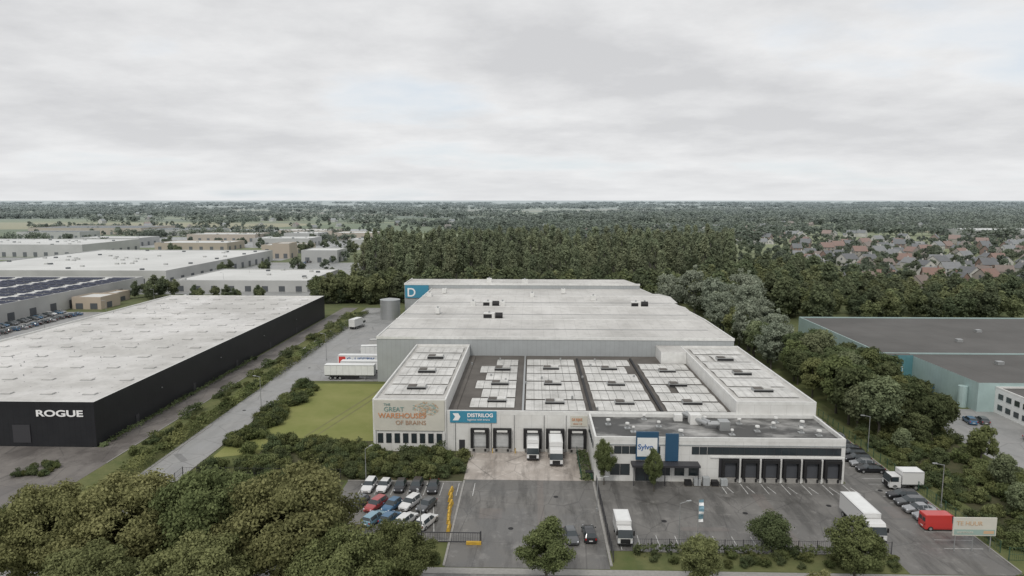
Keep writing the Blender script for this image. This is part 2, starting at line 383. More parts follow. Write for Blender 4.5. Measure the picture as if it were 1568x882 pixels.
for y in (201,226,251):
    b.face([(-40.8,y-12,11.93),(51.2,y-12,11.93),(51.0,y,12.55),(-40.8,y,12.55)],m_roofT)
    b.face([(-40.8,y,12.55),(51.0,y,12.55),(49.0,y+12,11.93),(-40.8,y+12,11.93)],m_roofT)
    b.box(-40.8,48,y-.25,y+.25,12.5,12.68,m_whiteR); b.box(-40.8,49,y-12.4,y-12.05,11.92,12.02,m_steel)
b.obj('high_hall',W)
b=MB(); b.prism([(-52.5,277.1),(43.8,277.1),(40,296),(-52.5,296)],0,13.6,m_grey,m_roofT)
b.box(-52.6,43.9,276.95,277.25,13.3,14.1,m_whiteR); b.box(-52.6,-52.3,277.25,296,13.4,14,m_whiteR)
b.box(-52.2,-42.5,276.7,276.94,8,13.2,m_blue); b.obj('rear_hall',W)
text('D',5.0,(-51.5,276.65,8.6),m_letw,W,'logo',bold=.05)
b=MB(); hb=MB()
def sheets(x0,x1,y0,y1,z,rows,hatch,skip=()):
    ph=(y1-y0)/rows
    for r in range(rows):
        g_=.55 if r%2 else .25
        ya=y0+r*ph+g_; yb=y0+(r+1)*ph-.25; ym=(ya+yb)/2
        nx=int((x1-x0)/1.5); pw=(x1-x0)/nx
        for i in range(nx):
            if random.random()<.02: continue
            if (r,i) in skip: continue
            xa=x0+i*pw+.03; xb=xa+pw-.06
            b.face([(xa,ya,z+.12),(xb,ya,z+.12),(xb,ym,z+.35),(xa,ym,z+.35)],m_panel)
            b.face([(xa,ym,z+.35),(xb,ym,z+.35),(xb,yb,z+.12),(xa,yb,z+.12)],m_panel)
    for (hx,hy) in hatch:
        hb.box(hx-1.9,hx+1.9,hy-1.0,hy+1.0,z+.1,z+.85,m_steel)
        hb.box(hx-1.75,hx-.08,hy-.85,hy+.85,z+.86,z+.95,m_roofD,m_roofD); hb.box(hx+.08,hx+1.75,hy-.85,hy+.85,z+.86,z+1.05,m_panel,m_panel)
        hb.box(hx-1.92,hx+1.92,hy-1.05,hy-1.01,z+.2,z+.7,m_dark)
sheets(-12.3,-3.4,130,171,7.3,6,[(-7,134),(-7,147),(-7,160)],skip={(1,0),(3,0),(5,0),(5,1)})
sheets(-1.2,10.6,128.5,171.5,7.3,6,[(4.6,133),(4.6,147),(4.6,161)])
sheets(12.6,24.2,128.5,171.5,7.3,6,[(18.5,133),(18.5,147),(18.5,161)])
sheets(26.3,37.8,128.5,167.5,7.3,6,[(32,133.5),(32,147),(32,159)])
sheets(-29.2,-17.4,130,174,9.85,6,[(-23.2,134),(-23.2,147.5),(-23.2,161)])
sheets(40.2,52.0,130,174,9.85,6,[(46,134),(46,147.5),(46,161)])
b.obj('roof_sheets',W)
hb.box(-1.9,-1.5,126.5,174,7.35,7.75,m_steel)
hb.box(24.9,25.4,128,172,7.35,7.7,m_dark); hb.box(11.3,11.8,128,172,7.35,7.6,m_dark)
for i in range(14):
    x=random.uniform(-15,38);y=random.uniform(128,174); hb.cyl((x,y,7.3),(x,y,8.1),.22,.22,m_steel,8)
hb.box(-15.4,-14.6,127,174.5,7.32,7.5,m_roofD)
hb.obj('roof_hatches',W)
b=MB()
for x,y,w in [(-15,229,3),(-13,205,3.4),(35,229,3.2),(38,229,2),(-38,250,1.6),(-3,281,2.5),(22,244,1.8),(-18,285,2),(-20,229,1.6),(0,250,1.4),(-30,214,1.3),(-10,229,1.6),(-34,262,1.5),(12,262,1.5)]:
    z=12.2 if y<277 else 13.6
    b.box(x-w/2,x+w/2,y-1.1,y+1.1,z,z+1.7,m_whiteR); 
    if w>2.6:
        b.cyl((x+w*.55,y-.6,z+.95),(x+w*.55+2.2,y-.6,z+.95),.95,.95,m_dark,14)
        b.box(x-w/2-.03,x+w/2-.9,y-1.16,y-1.11,z+.25,z+1.4,m_dark)
    b.cyl((x,y,z+1.7),(x,y,z+2.2),.3,.3,m_steel,8)
b.obj('roof_ventilators',W)
b=MB()
b.box(-30.1,-16.6,125.38,125.58,4.2,10.15,m_cream)
for i in range(8):
    x=-29+i*1.62; b.box(x-.52,x+.52,125.5,125.58,1.7,3.6,m_frame); b.box(x-.42,x+.42,125.46,125.49,1.8,3.5,m_glass)
for x in (-30.0,-16.7): b.box(x-.15,x+.15,125.3,125.58,0,4.1,m_whiteR)
b.box(-15.6,-6.7,125.8,125.98,5.75,8.0,m_blue)
b.box(7.4,10.6,125.85,125.98,5.2,7.2,m_cream)
for x in (-9.9,-5.6,.2,4.5,8.7):
    b.box(x-1.75,x+1.75,125.2,125.97,3.9,4.7,m_dark); b.box(x-1.75,x-1.2,125.2,125.97,.9,3.9,m_dark); b.box(x+1.2,x+1.75,125.2,125.97,.9,3.9,m_dark)
    b.box(x-1.19,x+1.19,125.7,125.96,1.1,3.89,m_door); b.box(x-1.5,x+1.5,125.1,125.98,.0,.88,m_kerb)
    b.box(x-1.3,x-.9,124.95,125.09,.4,.85,m_dark); b.box(x+.9,x+1.3,124.95,125.09,.4,.85,m_dark)
    b.box(x-1.0,x+1.0,125.15,125.2,4.1,4.5,m_whiteR)
b.box(-13.9,-12.8,125.9,125.98,.1,2.3,m_frame)
for x in (-14.6,-7.7,-3.3,2.4,6.6): b.cyl((x,125.9,0),(x,125.9,7.3),.07,.07,m_steel,6)
for y in (185,205,226,250): b.box(-41.12,-41.02,y-2,y+2,0,4.6,m_door)
b.box(-41.1,-41.02,177,276,8.9,9.2,m_whiteR)
b.obj('facade_fittings',W)
text('THE',.7,(-28.2,125.3,9.1),m_letg,W); text('GREAT',1.25,(-28.2,125.3,8.0),m_letg,W)
text('WAREHOUSES',1.4,(-29.3,125.3,6.7),m_orange,W,bold=.01); text('OF BRAINS',1.2,(-26.0,125.3,5.4),m_p3,W)
text('DISTRILOG',1.0,(-12.3,125.74,6.9),m_letw,W,bold=.03); text('logistics with brains',.55,(-12.3,125.74,6.2),m_letw,W)
b=MB()
b.face([(-15.1,125.77,6.2),(-14.0,125.77,6.2),(-13.6,125.77,6.9),(-14.0,125.77,7.6),(-15.1,125.77,7.6),(-14.6,125.77,6.9)],m_letw)
b.obj('logo',W)
text('DE RIJKE',.7,(7.65,125.8,6.3),m_orange,W,sx=.75,bold=.01); text('docks 1-5',.42,(7.9,125.8,5.6),m_orange,W)
b=MB()
for i in range(230):
    a=random.uniform(0,2*math.pi); r=random.random()**.6; x=-20.2+2.6*r*math.cos(a); z=8.5+1.4*r*math.sin(a)
    s=random.uniform(.1,.22); y=125.33+random.uniform(0,.03); b.face([(x-s,y,z),(x,y,z-s*.6),(x+s,y,z),(x,y,z+s*.6)],random.choice([m_p1,m_p2,m_p2,m_p3,m_p1]))
b.box(-20.35,-20.1,125.34,125.37,6.9,8.0,m_p3)
b.obj('billboard_picture',W)

# ------------------------------------------------------------ OFFICE
O=empty('office_building')
b=MB(); x0,x1,y0,y1=10.8,53.2,112.8,125.95
b.box(x0,x1,y0,y1,0,7.2,m_white,m_roofO); parapet(b,x0,x1,y0-.02,y1,7.21,.65,.35,m_whiteR); b.obj('walls_and_roof',O)
b=MB(); yf=112.74
x=14.2
while x<52.2:
    if not (22.0<x<26.4): 
        b.box(x,x+1.15,yf-.02,yf+.03,5.0,6.15,m_glass); b.box(x-.05,x+1.2,yf,yf+.05,4.9,6.25,m_frame)
    x+=1.32 if x<30 else 1.25
b.box(30.5,53.1,yf-.14,yf+.05,4.35,4.62,m_whiteR); b.box(11,53.1,yf-.1,yf+.05,6.5,6.62,m_grey)
for i in range(5):
    x=13.6+i*1.7 if i<2 else 17.4+i*2.4
    b.box(x,x+1.5,yf-.02,yf+.03,1.2,3.0,m_glass); b.box(x-.07,x+1.57,yf,yf+.05,1.1,3.1,m_frame)
b.box(17.8,21.4,yf-.03,yf+.05,.1,3.1,m_frame); b.box(18,19.5,yf-.06,yf-.03,.2,3,m_glass); b.box(19.7,21.2,yf-.06,yf-.03,.2,3,m_glass)
b.box(17.0,28.4,yf-2.2,yf-.07,3.35,3.7,m_frame)
for x in (17.3,22.5,28.1): b.cyl((x,yf-2.0,0),(x,yf-2.0,3.35),.08,.08,m_frame,6)
b.box(32.0,52.9,yf-.03,yf+.05,.9,4.3,m_frame)
for i in range(6):
    x=33.85+i*3.45
    b.box(x-1.4,x+1.4,yf-.7,yf-.04,3.7,4.2,m_dark); b.box(x-1.4,x-1.0,yf-.7,yf-.04,.95,3.7,m_dark); b.box(x+1.0,x+1.4,yf-.7,yf-.04,.95,3.7,m_dark)
    b.box(x-.99,x+.99,yf-.12,yf-.05,1.0,3.69,m_bgdark)
    b.box(x+1.58,x+1.86,yf-.2,yf-.03,0,4.3,m_whiteR)
    b.box(x-1.3,x+1.3,yf-.35,yf-.04,0,.9,m_kerb); b.box(x-1.1,x-.8,yf-.5,yf-.36,.3,.85,m_dark); b.box(x+.8,x+1.1,yf-.5,yf-.36,.3,.85,m_dark)
b.box(53.22,53.3,113.5,125,5.0,6.1,m_glass)
b.box(17.8,21.6,yf-.35,yf-.05,4.0,8.9,m_navy); b.box(18.0,21.4,yf-.4,yf-.36,4.6,7.9,m_signw)
b.box(22.8,25.0,yf-.35,yf-.05,3.8,8.6,m_navy)
for i in range(4): b.box(10.7,10.78,115+i*2.6,116.6+i*2.6,5,6.1,m_glass)
b.obj('facade',O)
text('Sylvo',1.25,(18.1,yf-.44,5.9),m_letb,O,bold=.02)
b=MB()
for x,y in [(21,124),(18,117),(17.2,119),(38,122),(40,118),(43.5,120),(45,123),(50,116),(47.5,117.5),(32,123),(26,115.5),(35,116),(14,121),(23,120),(49,121)]:
    s=random.uniform(.25,.5); b.cyl((x,y,7.2),(x,y,8.1),s*.6,s*.6,m_steel,10); b.cyl((x,y,8.1),(x,y,8.35),s,s*.9,m_whiteR,10)
    b.box(x-.5,x+.5,y-.5,y+.5,7.21,7.4,m_steel)
for t in (0,.7): 
    b.cyl((31.5+t,119+t,8.2),(28.5+t,125+t,8.2),.38,.38,m_steel,10); b.cyl((31.5+t,119+t,8.2),(33.5+t,119+t,8.2),.38,.38,m_steel,10)
b.box(29,31,121.5,123.5,7.21,9.0,m_whiteR); b.box(33.5,35.3,118.3,120.3,7.21,8.8,m_steel); b.box(26.5,28,123.4,124.6,7.21,8.4,m_whiteR)
b.obj('roof_plant',O)

# ------------------------------------------------------------ BLACK WAREHOUSE
K=empty('black_warehouse')
b=MB(); b.box(-149,-85,126,274,0,8.6,m_black,m_roofR); parapet(b,-149,-85,126,274,8.61,.45,.35,m_whiteR)
b.box(-149.02,-84.98,125.96,126.0,8.2,9.08,m_black); b.box(-85,-84.96,126,274.02,8.2,9.08,m_black)
b.obj('shell',K)
b=MB()
for i in range(7):
    for j in range(13):
        x=-143+i*8.8+(j%2)*1.0; y=133+j*11
        b.box(x-1.3,x+1.3,y-.7,y+.7,8.6,8.72,m_steel); b.box(x-1.2,x+1.2,y-.6,y+.6,8.72,8.85,m_roofR)
for i in range(40):
    x=random.uniform(-147,-88);y=random.uniform(129,272); b.cyl((x,y,8.6),(x,y,9.0),.12,.12,m_steel,6)
for i in range(14):
    for j in range(36):
        if random.random()<.3: continue
        x=-146+i*4.4; y=130+j*4; b.box(x-.08,x+.08,y-.08,y+.08,8.6,8.68,m_steel,bottom=False)
b.obj('rooflights',K)
b=MB()
for y in (140,165,190,215,240): b.box(-84.97,-84.93,y-.6,y+.6,0,2.2,m_frame)
for i in range(4): b.box(-101.5-i*7,-98-i*7,125.88,125.95,.8,4.4,m_frame)
for y in (150,180,210,240): b.box(-84.95,-84.7,y-.12,y+.12,5.2,5.4,m_steel)
b.obj('doors',K)
text('ROGUE',1.75,(-96.6,125.85,6.2),m_letw,K,bold=.05,sx=1.6)

# ------------------------------------------------------------ TEAL WAREHOUSE
T=empty('teal_warehouse')
b=MB(); b.box(94,210,183,240,0,6.8,m_teal,m_roofG); b.box(101.5,210,154,182.98,0,6.8,m_teal,m_roofG); b.box(93.98,101.48,180.9,183,0,7.0,m_tealD,m_roofG)
parapet(b,94,210,183,240,6.81,.35,.3,m_teal); b.obj('halls',T)
b=MB(); b.box(105.3,210,118,153.98,0,5.6,m_signw,m_roofG); parapet(b,105.3,210,118,153.98,5.61,.4,.3,m_whiteR)
for i in range(13):
    y=120+i*2.6
    for z in (1.0,3.5): b.box(105.2,105.28,y,y+1.5,z,z+1.2,m_glass)
b.obj('office_wing',T)
b=MB()
for x,y in [(125,200),(118,172),(140,215),(150,190),(165,170),(130,160),(175,220)]: b.box(x-.8,x+.8,y-.7,y+.7,6.8,7.6,m_steel)
b.box(97,98.8,180.6,180.88,1.2,4.0,m_whiteR); b.box(97.2,98.6,180.5,180.58,1.4,3.8,m_blue)
b.cyl((100.6,158,0),(100.6,158,5),1.0,1.0,m_teal,14); b.box(96,100,168,172,0,2.4,m_navy)
b.obj('fittings',T)

# ------------------------------------------------------------ background buildings
def shed(name,x0,x1,y0,y1,h,wall=None,roof=None,extra=0):
    e=MB(); wall=wall or m_bgwall; roof=roof or m_bgroof
    e.box(x0,x1,y0,y1,0,h,wall,roof); parapet(e,x0,x1,y0,y1,h+.01,.5,.5,wall)
    n=max(2,int((x1-x0)/9))
    for i in range(n):
        xx=x0+(i+.5)*(x1-x0)/n
        e.box(xx-1.6,xx+1.6,y0-.12,y0-.02,.2,min(4,h*.55),m_bgdark)
    for i in range(max(2,int((y1-y0)/12))):
        yy=y0+6+i*12
        if yy+3<y1: e.box(x1+.02,x1+.12,yy-1.8,yy+1.8,.2,min(4,h*.55),m_bgdark)
    for i in range(extra):
        xx=random.uniform(x0+3,x1-3);yy=random.uniform(y0+3,y1-3); e.box(xx-1,xx+1,yy-.8,yy+.8,h,h+.9,m_bgdark if i%3==0 else m_bgwall)
    return e.obj(name)
shed('distribution_centre',-345,-206,376,535,8,extra=40)
shed('distribution_centre',-580,-380,565,650,10,extra=30)
B=shed('solar_warehouse',-340,-205,205,352,7.4,extra=0)
b=MB()
for j in range(14):
    for i in range(33):
        if i%6==5: continue
        x=-338+i*4; y=208+j*10.2
        for q in (0,3.3):
            b.face([(x,y+q,7.6),(x+3.75,y+q,7.6),(x+3.75,y+q+2.8,7.95),(x,y+q+2.8,7.95)],m_solar)
            b.face([(x,y+q+2.8,7.6),(x,y+q+2.8,7.94),(x+3.75,y+q+2.8,7.94),(x+3.75,y+q+2.8,7.6)],m_steel)
o=b.obj('solar_panels'); o.parent=B
shed('concrete_depot',-190,-118,352,412,5.5,extra=8)
shed('depot_shed',-178,-150,520,548,9); shed('depot_shed',-214,-200,556,575,12,m_bgwall2)
shed('beige_workshop',-203,-190,292,306,5,m_bgwall2); shed('beige_workshop',-203,-196,312,324,4,m_bgwall2)
for (x,y,w,d,h) in [(-700,930,160,90,9),(-520,900,90,60,8),(-330,880,70,50,8),(-240,820,50,40,8),(-400,780,80,45,8),(-290,700,60,40,8),(-190,700,40,30,7),(-360,640,70,40,7),(-245,610,40,30,7),(-640,830,80,40,8),(-480,700,70,40,8),(-290,790,40,40,9),(560,900,120,60,9)]:
    shed('industrial_unit',x,x+w,y,y+d,h,random.choice([m_bgwall,m_bgwall,m_bgwall2]),random.choice([m_bgroof,m_bgroof,m_bgroof,m_bgdark]),extra=4)

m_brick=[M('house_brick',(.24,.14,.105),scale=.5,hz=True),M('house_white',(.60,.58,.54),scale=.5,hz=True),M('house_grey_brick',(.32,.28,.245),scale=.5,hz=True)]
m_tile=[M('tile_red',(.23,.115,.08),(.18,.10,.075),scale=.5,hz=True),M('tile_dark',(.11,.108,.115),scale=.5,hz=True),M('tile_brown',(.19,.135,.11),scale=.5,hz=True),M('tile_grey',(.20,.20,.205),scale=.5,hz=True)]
def house_mesh(w,d,h,rh,wm,rm,wing):
    e=MB()
    def gable(x0,x1,y0,y1,h,rh):
        e.box(x0,x1,y0,y1,0,h,wm,bottom=False); ym=(y0+y1)/2; o=.4
        e.face([(x0,y0,h),(x0,y1,h),(x0,ym,h+rh)],wm); e.face([(x1,y0,h),(x1,ym,h+rh),(x1,y1,h)],wm)
        k=rh/((y1-y0)/2)
        e.face([(x0-o,y0-o,h-o*k+.05),(x1+o,y0-o,h-o*k+.05),(x1+o,ym,h+rh+.05),(x0-o,ym,h+rh+.05)],rm)
        e.face([(x1+o,y1+o,h-o*k+.05),(x0-o,y1+o,h-o*k+.05),(x0-o,ym,h+rh+.05),(x1+o,ym,h+rh+.05)],rm)
        for i in range(3):
            x=x0+(i+.5)*(x1-x0)/3
            for z in (1,3.6):
                if z+1.3<h: e.box(x-.6,x+.6,y0-.06,y0-.01,z,z+1.3,m_bgdark)
        e.box(x0-.06,x0-.01,ym-.7,ym+.7,h-1.2,h+.3,m_bgdark); e.box(x0-.06,x0-.01,ym-2,ym-1,1,2.3,m_bgdark)
    gable(-w/2,w/2,-d/2,d/2,h,rh); e.box(w*.2,w*.2+.8,-.4,.4,h+rh*.5,h+rh+1.0,wm)
    e.box(-.5,.5,-d/2-.1,-d/2-.02,0,2.1,m_bgdark)
    if wing: gable(w/2,w/2+4,-d/4,d/2,h*.5,rh*.6)
    return e.mesh('house')
HM=[house_mesh(random.uniform(9,13),random.uniform(8,10),random.choice([3,5.4,5.4]),random.uniform(3.2,4.4),m_brick[[0,1,2,1,0,1,2,1][i]],m_tile[[0,1,2,3,1,1,0,3][i]],i%2) for i in range(8)]
houses=[]
def house(x,y,a): inst('house',random.choice(HM),(x,y,0),a,random.uniform(.85,1.05)); houses.append((x,y))
for r in range(15):
    y=368+r*24
    x=.37*y
    while x<.78*y:
        x+=random.uniform(15,30)
        if random.random()<.74: house(x+random.uniform(-3,3),y+random.uniform(-6,6)+.08*x,rad(random.choice([10,10,100,25,-20])+random.uniform(-12,12)))
for i in range(90):
    y=random.uniform(740,1150); x=random.uniform(0,.34)*y; house(x,y,random.uniform(0,3))
for i in range(70):
    y=random.uniform(750,1500); x=random.uniform(.3,.75)*y; house(x,y,random.uniform(0,3))
for i in range(40):
    y=random.uniform(1000,2200); x=random.uniform(-.7,-.1)*y; house(x,y,random.uniform(0,3))

# ------------------------------------------------------------ trees
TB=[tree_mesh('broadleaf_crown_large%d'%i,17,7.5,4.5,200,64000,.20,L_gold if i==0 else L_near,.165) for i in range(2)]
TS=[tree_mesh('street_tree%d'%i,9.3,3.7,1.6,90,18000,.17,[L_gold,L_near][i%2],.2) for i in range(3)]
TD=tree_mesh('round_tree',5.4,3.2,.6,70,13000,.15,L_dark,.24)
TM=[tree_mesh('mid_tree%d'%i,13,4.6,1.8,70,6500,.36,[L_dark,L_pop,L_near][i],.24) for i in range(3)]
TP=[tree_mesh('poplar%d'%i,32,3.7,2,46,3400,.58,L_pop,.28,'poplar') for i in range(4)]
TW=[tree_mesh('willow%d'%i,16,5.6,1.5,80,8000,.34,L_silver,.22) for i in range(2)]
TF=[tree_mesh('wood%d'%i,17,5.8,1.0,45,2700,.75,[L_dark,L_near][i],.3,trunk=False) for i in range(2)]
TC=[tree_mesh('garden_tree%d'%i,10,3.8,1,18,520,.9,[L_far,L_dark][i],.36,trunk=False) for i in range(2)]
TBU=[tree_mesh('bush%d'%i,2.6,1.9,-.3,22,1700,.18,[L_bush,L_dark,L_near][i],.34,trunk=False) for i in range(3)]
R=random.uniform
for x,y,s,k in [(-26.5,71,1.13,0),(-36.5,73,1.08,1),(-46,72.5,1.04,0),(-56,73,.94,0),(-33,63,.9,0),(-20,66,.86,1),(-44,62,.86,0),(-63,76,.7,1)]:
    inst('broadleaf_tree',TB[k],(x,y,0),R(0,6),(s*R(.95,1.1),s*R(.95,1.1),s))
inst('broadleaf_tree',TB[1],(-15.5,73,0),2,.70)
for x,y,s,k in [(1.9,80,1.0,1),(20.6,79.5,.83,0),(40.3,81,1.0,1),(33,73,.75,0),(55,73,.7,1),(60.5,74,.75,0)]:
    inst('street_tree',TS[k],(x,y,0),R(0,6),s)
inst('round_tree',TD,(33.2,89.6,0),1,1)
for x,y,s in [(12.3,111,.85),(20.3,108.5,.8)]: inst('young_birch',TS[1],(x,y,0),R(0,6),(s*.62,s*.62,s*1.05))
for i in range(28):
    y=136+i*4; inst('boundary_tree',TM[random.choice([0,0,1,2])],(R(67.5,78),y,0),R(0,6),R(.75,1.1))
for i in range(34): inst('boundary_tree',TM[random.choice([0,0,0,2])],(R(72,89),R(138,180),0),R(0,6),R(.6,.92))
for x,y,s,k in [(80,134,.8,0),(84,138,.75,0),(70,126,.45,1),(72,118,.4,0),(78,110,.55,1),(83,104,.55,0),(74,101,.45,1),(82,122,.6,2),(88,100,.6,0),(77,95,.45,0),(85,176,.8,0),(87,186,.8,0),(84,196,.9,1),(86,206,.8,0),(75,130,.6,0)]:
    inst('boundary_tree',TM[k],(x,y,0),R(0,6),s)
for x,y,s in [(68,192,.95),(74,204,1.0),(69,216,1.1),(76,228,1.05),(66,238,1.15),(78,246,1.25),(70,258,1.3),(82,268,1.35),(66,276,1.4),(90,285,1.2),(58,286,1.2)]:
    inst('willow_tree',TW[random.randint(0,1)],(x,y,0),R(0,6),s)
S_=empty('shrub_planting')
for i in range(180):
    y=R(91,140); inst('shrub',random.choice(TBU),(R(65.5,84),y,0),R(0,6),R(.5,1.1),S_)
for i in range(170):
    x=R(-51,-12.5); y=R(112.6,124.0 if x>-31 else 130)
    inst('shrub',random.choice(TBU),(x,y,0),R(0,6),R(.5,1.05),S_)
for i in range(75):
    y=R(112,171); inst('shrub',random.choice(TBU[:2]),(R(-60,-54.5)+ (8 if y<125 else 0)*random.random(),y,0),R(0,6),R(.6,1.1),S_)
for i in range(90): inst('shrub',random.choice(TBU),(R(-60,-33),R(88,111),0),R(0,6),R(.6,1.1),S_)
for i in range(22): inst('shrub',random.choice(TBU[:2]),(R(-90,-85) ,R(111,117),0),R(0,6),R(.35,.6),S_)
for i in range(44): inst('shrub',random.choice(TBU),(R(14,50),R(85,88.3),0),R(0,6),R(.3,.55),S_)
for i in range(12): inst('shrub',random.choice(TBU),(R(-16,-12.5),R(84.6,88),0),R(0,6),R(.3,.5),S_)
y=60
while y<280:
    L=R(8,24); hedge_obj('hedge',-72.4+R(-.4,.4),-69.6,y,y+L,R(1.1,1.6),L_bush,lump=.35); 
    if y>112: hedge_obj('hedge',-77.6,-75.4+R(-.5,.8),y+3,y+L*R(.5,.9),R(1.0,1.7),L_dark if R(0,1)<.5 else L_bush,lump=.6)
    y+=L+R(.5,4)
for i in range(70): inst('shrub',random.choice(TBU),(R(-77,-71),R(115,285),0),R(0,6),R(.35,.8),S_)
hedge_obj('hedge',14.5,46,88.0,88.7,1.2,L_dark,lump=.1); hedge_obj('hedge',8.9,10.1,112.9,124,1.3,L_dark,lump=.2)
hedge_obj('hedge',-84.3,-83.6,126.5,200,.8,L_dark,lump=.4,dens=10)
FO=empty('poplar_forest')
for r in range(13):
    y=338+r*14
    x=-98-(r*1.2)
    while x<100+r*3:
        x+=R(7.0,11.5)
        if y<358 and x>80: continue
        if R(0,1)<.1: continue
        s=R(.82,1.1)*(.88 if r<2 else 1); inst('poplar',random.choice(TP),(x,y+R(-4,4),0),R(0,6),(s*R(.85,1.2),s*R(.85,1.2),s),FO)
for i in range(190):
    y=R(308,334); x=R(-104,70); inst('woodland_tree',TF[0 if R(0,1)<.5 else 1],(x,y,0),R(0,6),R(.5,1.0),FO)
for i in range(330):
    x=R(72,300); y=R(262,335)+(x-72)*.1; 
    if x<100 and y<285: continue
    inst('woodland_tree',random.choice(TF),(x,y,0),R(0,6),R(.48,.82)*(1.35 if x<115 else 1),FO)
for i in range(100):
    x=R(85,165);y=R(330,420); inst('woodland_tree',random.choice(TF),(x,y,0),R(0,6),R(.7,1.1),FO)
GT=empty('garden_trees')
H2=[h for h in houses if h[1]<820 and h[0]>100]
for i in range(720):
    y=R(360,820); x=R(.3,.8)*y; 
    if any((x-a)**2+(y-b_)**2<75 for a,b_ in H2): continue
    inst('garden_tree',random.choice(TC),(x,y,0),R(0,6),R(.4,1.0),GT)
for i in range(330):
    y=R(250,1300); x=-R(.12,.75)*y
    if -600<x<-180 and 200<y<660: continue
    if -152<x<-60 and y<300: continue
    if -195<x<-110 and 345<y<415: continue
    if -180<x<-60 and y<345: continue
    inst('garden_tree',random.choice(TC),(x,y,0),R(0,6),R(.5,1.2),GT)
for i in range(160):
    y=R(620,1500); x=R(-.1,.75)*y; inst('garden_tree',TC[0],(x,y,0),R(0,6),R(.7,1.4),GT)
for x,y,s in [(-193,330,.9),(-186,326,.9),(-183,332,1),(-190,338,1.1),(-160,318,.8),(-150,322,.8),(-140,316,.7),(-130,320,.8),(-195,425,1.1),(-178,440,1),(-300,560,1.3),(-200,600,1.3),(-160,600,1.4),(-120,560,1.4)]:
    for q in range(2): inst('woodland_tree',TF[q],(x+R(-4,4),y+R(-4,4),0),R(0,6),s*.55,GT)
ST=[strip_mesh('treeline%d'%i,170,12,9,17,46,70,1.5,L_far) for i in range(4)]
DT=empty('distant_treeline')
for i in range(400):
    y=700*math.exp(random.random()*2.6); u=R(-.85,.85); x=u*y
    if u<-.05 and y<1700 and random.random()<.75: continue
    if u<.12 and y>1500 and random.random()<.3: continue
    if u>.2 and y<900: continue
    s=R(.65,1.05)
    if x<0 and y<1500: s*=.7
    k=1+y/1500
    inst('treeline',random.choice(ST),(x,y,0),R(-.2,.2)+(1.3 if random.random()<.06 else 0),(s*k,s*(1+y/3000),s*(1+y/12000)),DT)

# ------------------------------------------------------------ vehicles
def paint(name,c,met=.1):
    m,nt,b=base(name); b.inputs['Base Color'].default_value=(*c,1); b.inputs['Roughness'].default_value=.32; b.inputs['Metallic'].default_value=met
    b.inputs['Coat Weight'].default_value=.5; b.inputs['Coat Roughness'].default_value=.1
    return m
P={'white':paint('paint_white',(.68,.68,.67)),'black':paint('paint_black',(.02,.021,.024),.3),'grey':paint('paint_grey',(.12,.125,.13),.5),'silver':paint('paint_silver',(.38,.39,.40),.6),
 'blue':paint('paint_blue',(.06,.15,.26),.3),'lblue':paint('paint_light_blue',(.20,.34,.42),.2),'red':paint('paint_red',(.36,.06,.06),.1),'vred':paint('paint_van_red',(.5,.04,.035),.0)}
m_tyre=plain('tyre',(.015,.015,.015),.8); m_lamp=plain('headlamp',(.7,.72,.75),.1); m_tail=plain('tail_lamp',(.35,.01,.01),.2)
def wheel(e,x,y,r,w):
    e.cyl((x,y-w/2,r),(x,y+w/2,r),r,r,m_tyre,14); e.cyl((x,y-w/2-.01,r),(x,y+w/2+.01,r),r*.58,r*.58,m_steel,10)
def loft(e,st,body,glass_side,glass_top,zb=.28):
    rows=[]
    for x,w,bz,tz,wt in st:
        rows.append([(x,-w*.93,zb),(x,-w,zb+.28 if bz>zb+.35 else bz-.02),(x,-w*.98,bz),(x,-wt,tz-.03),(x,-wt*.86,tz),(x,wt*.86,tz),(x,wt,tz-.03),(x,w*.98,bz),(x,w,zb+.28 if bz>zb+.35 else bz-.02),(x,w*.93,zb)])
    for i in range(len(rows)-1):
        a=rows[i];b2=rows[i+1]
        for j in range(9):
            m=body
            if j in (2,6) and i in glass_side: m=m_glass
            if j in (3,4,5) and i in glass_top: m=m_glass
            e.face([a[j],b2[j],b2[j+1],a[j+1]],m)
    e.face(rows[0],body); e.face(rows[-1][::-1],body)
CM={}
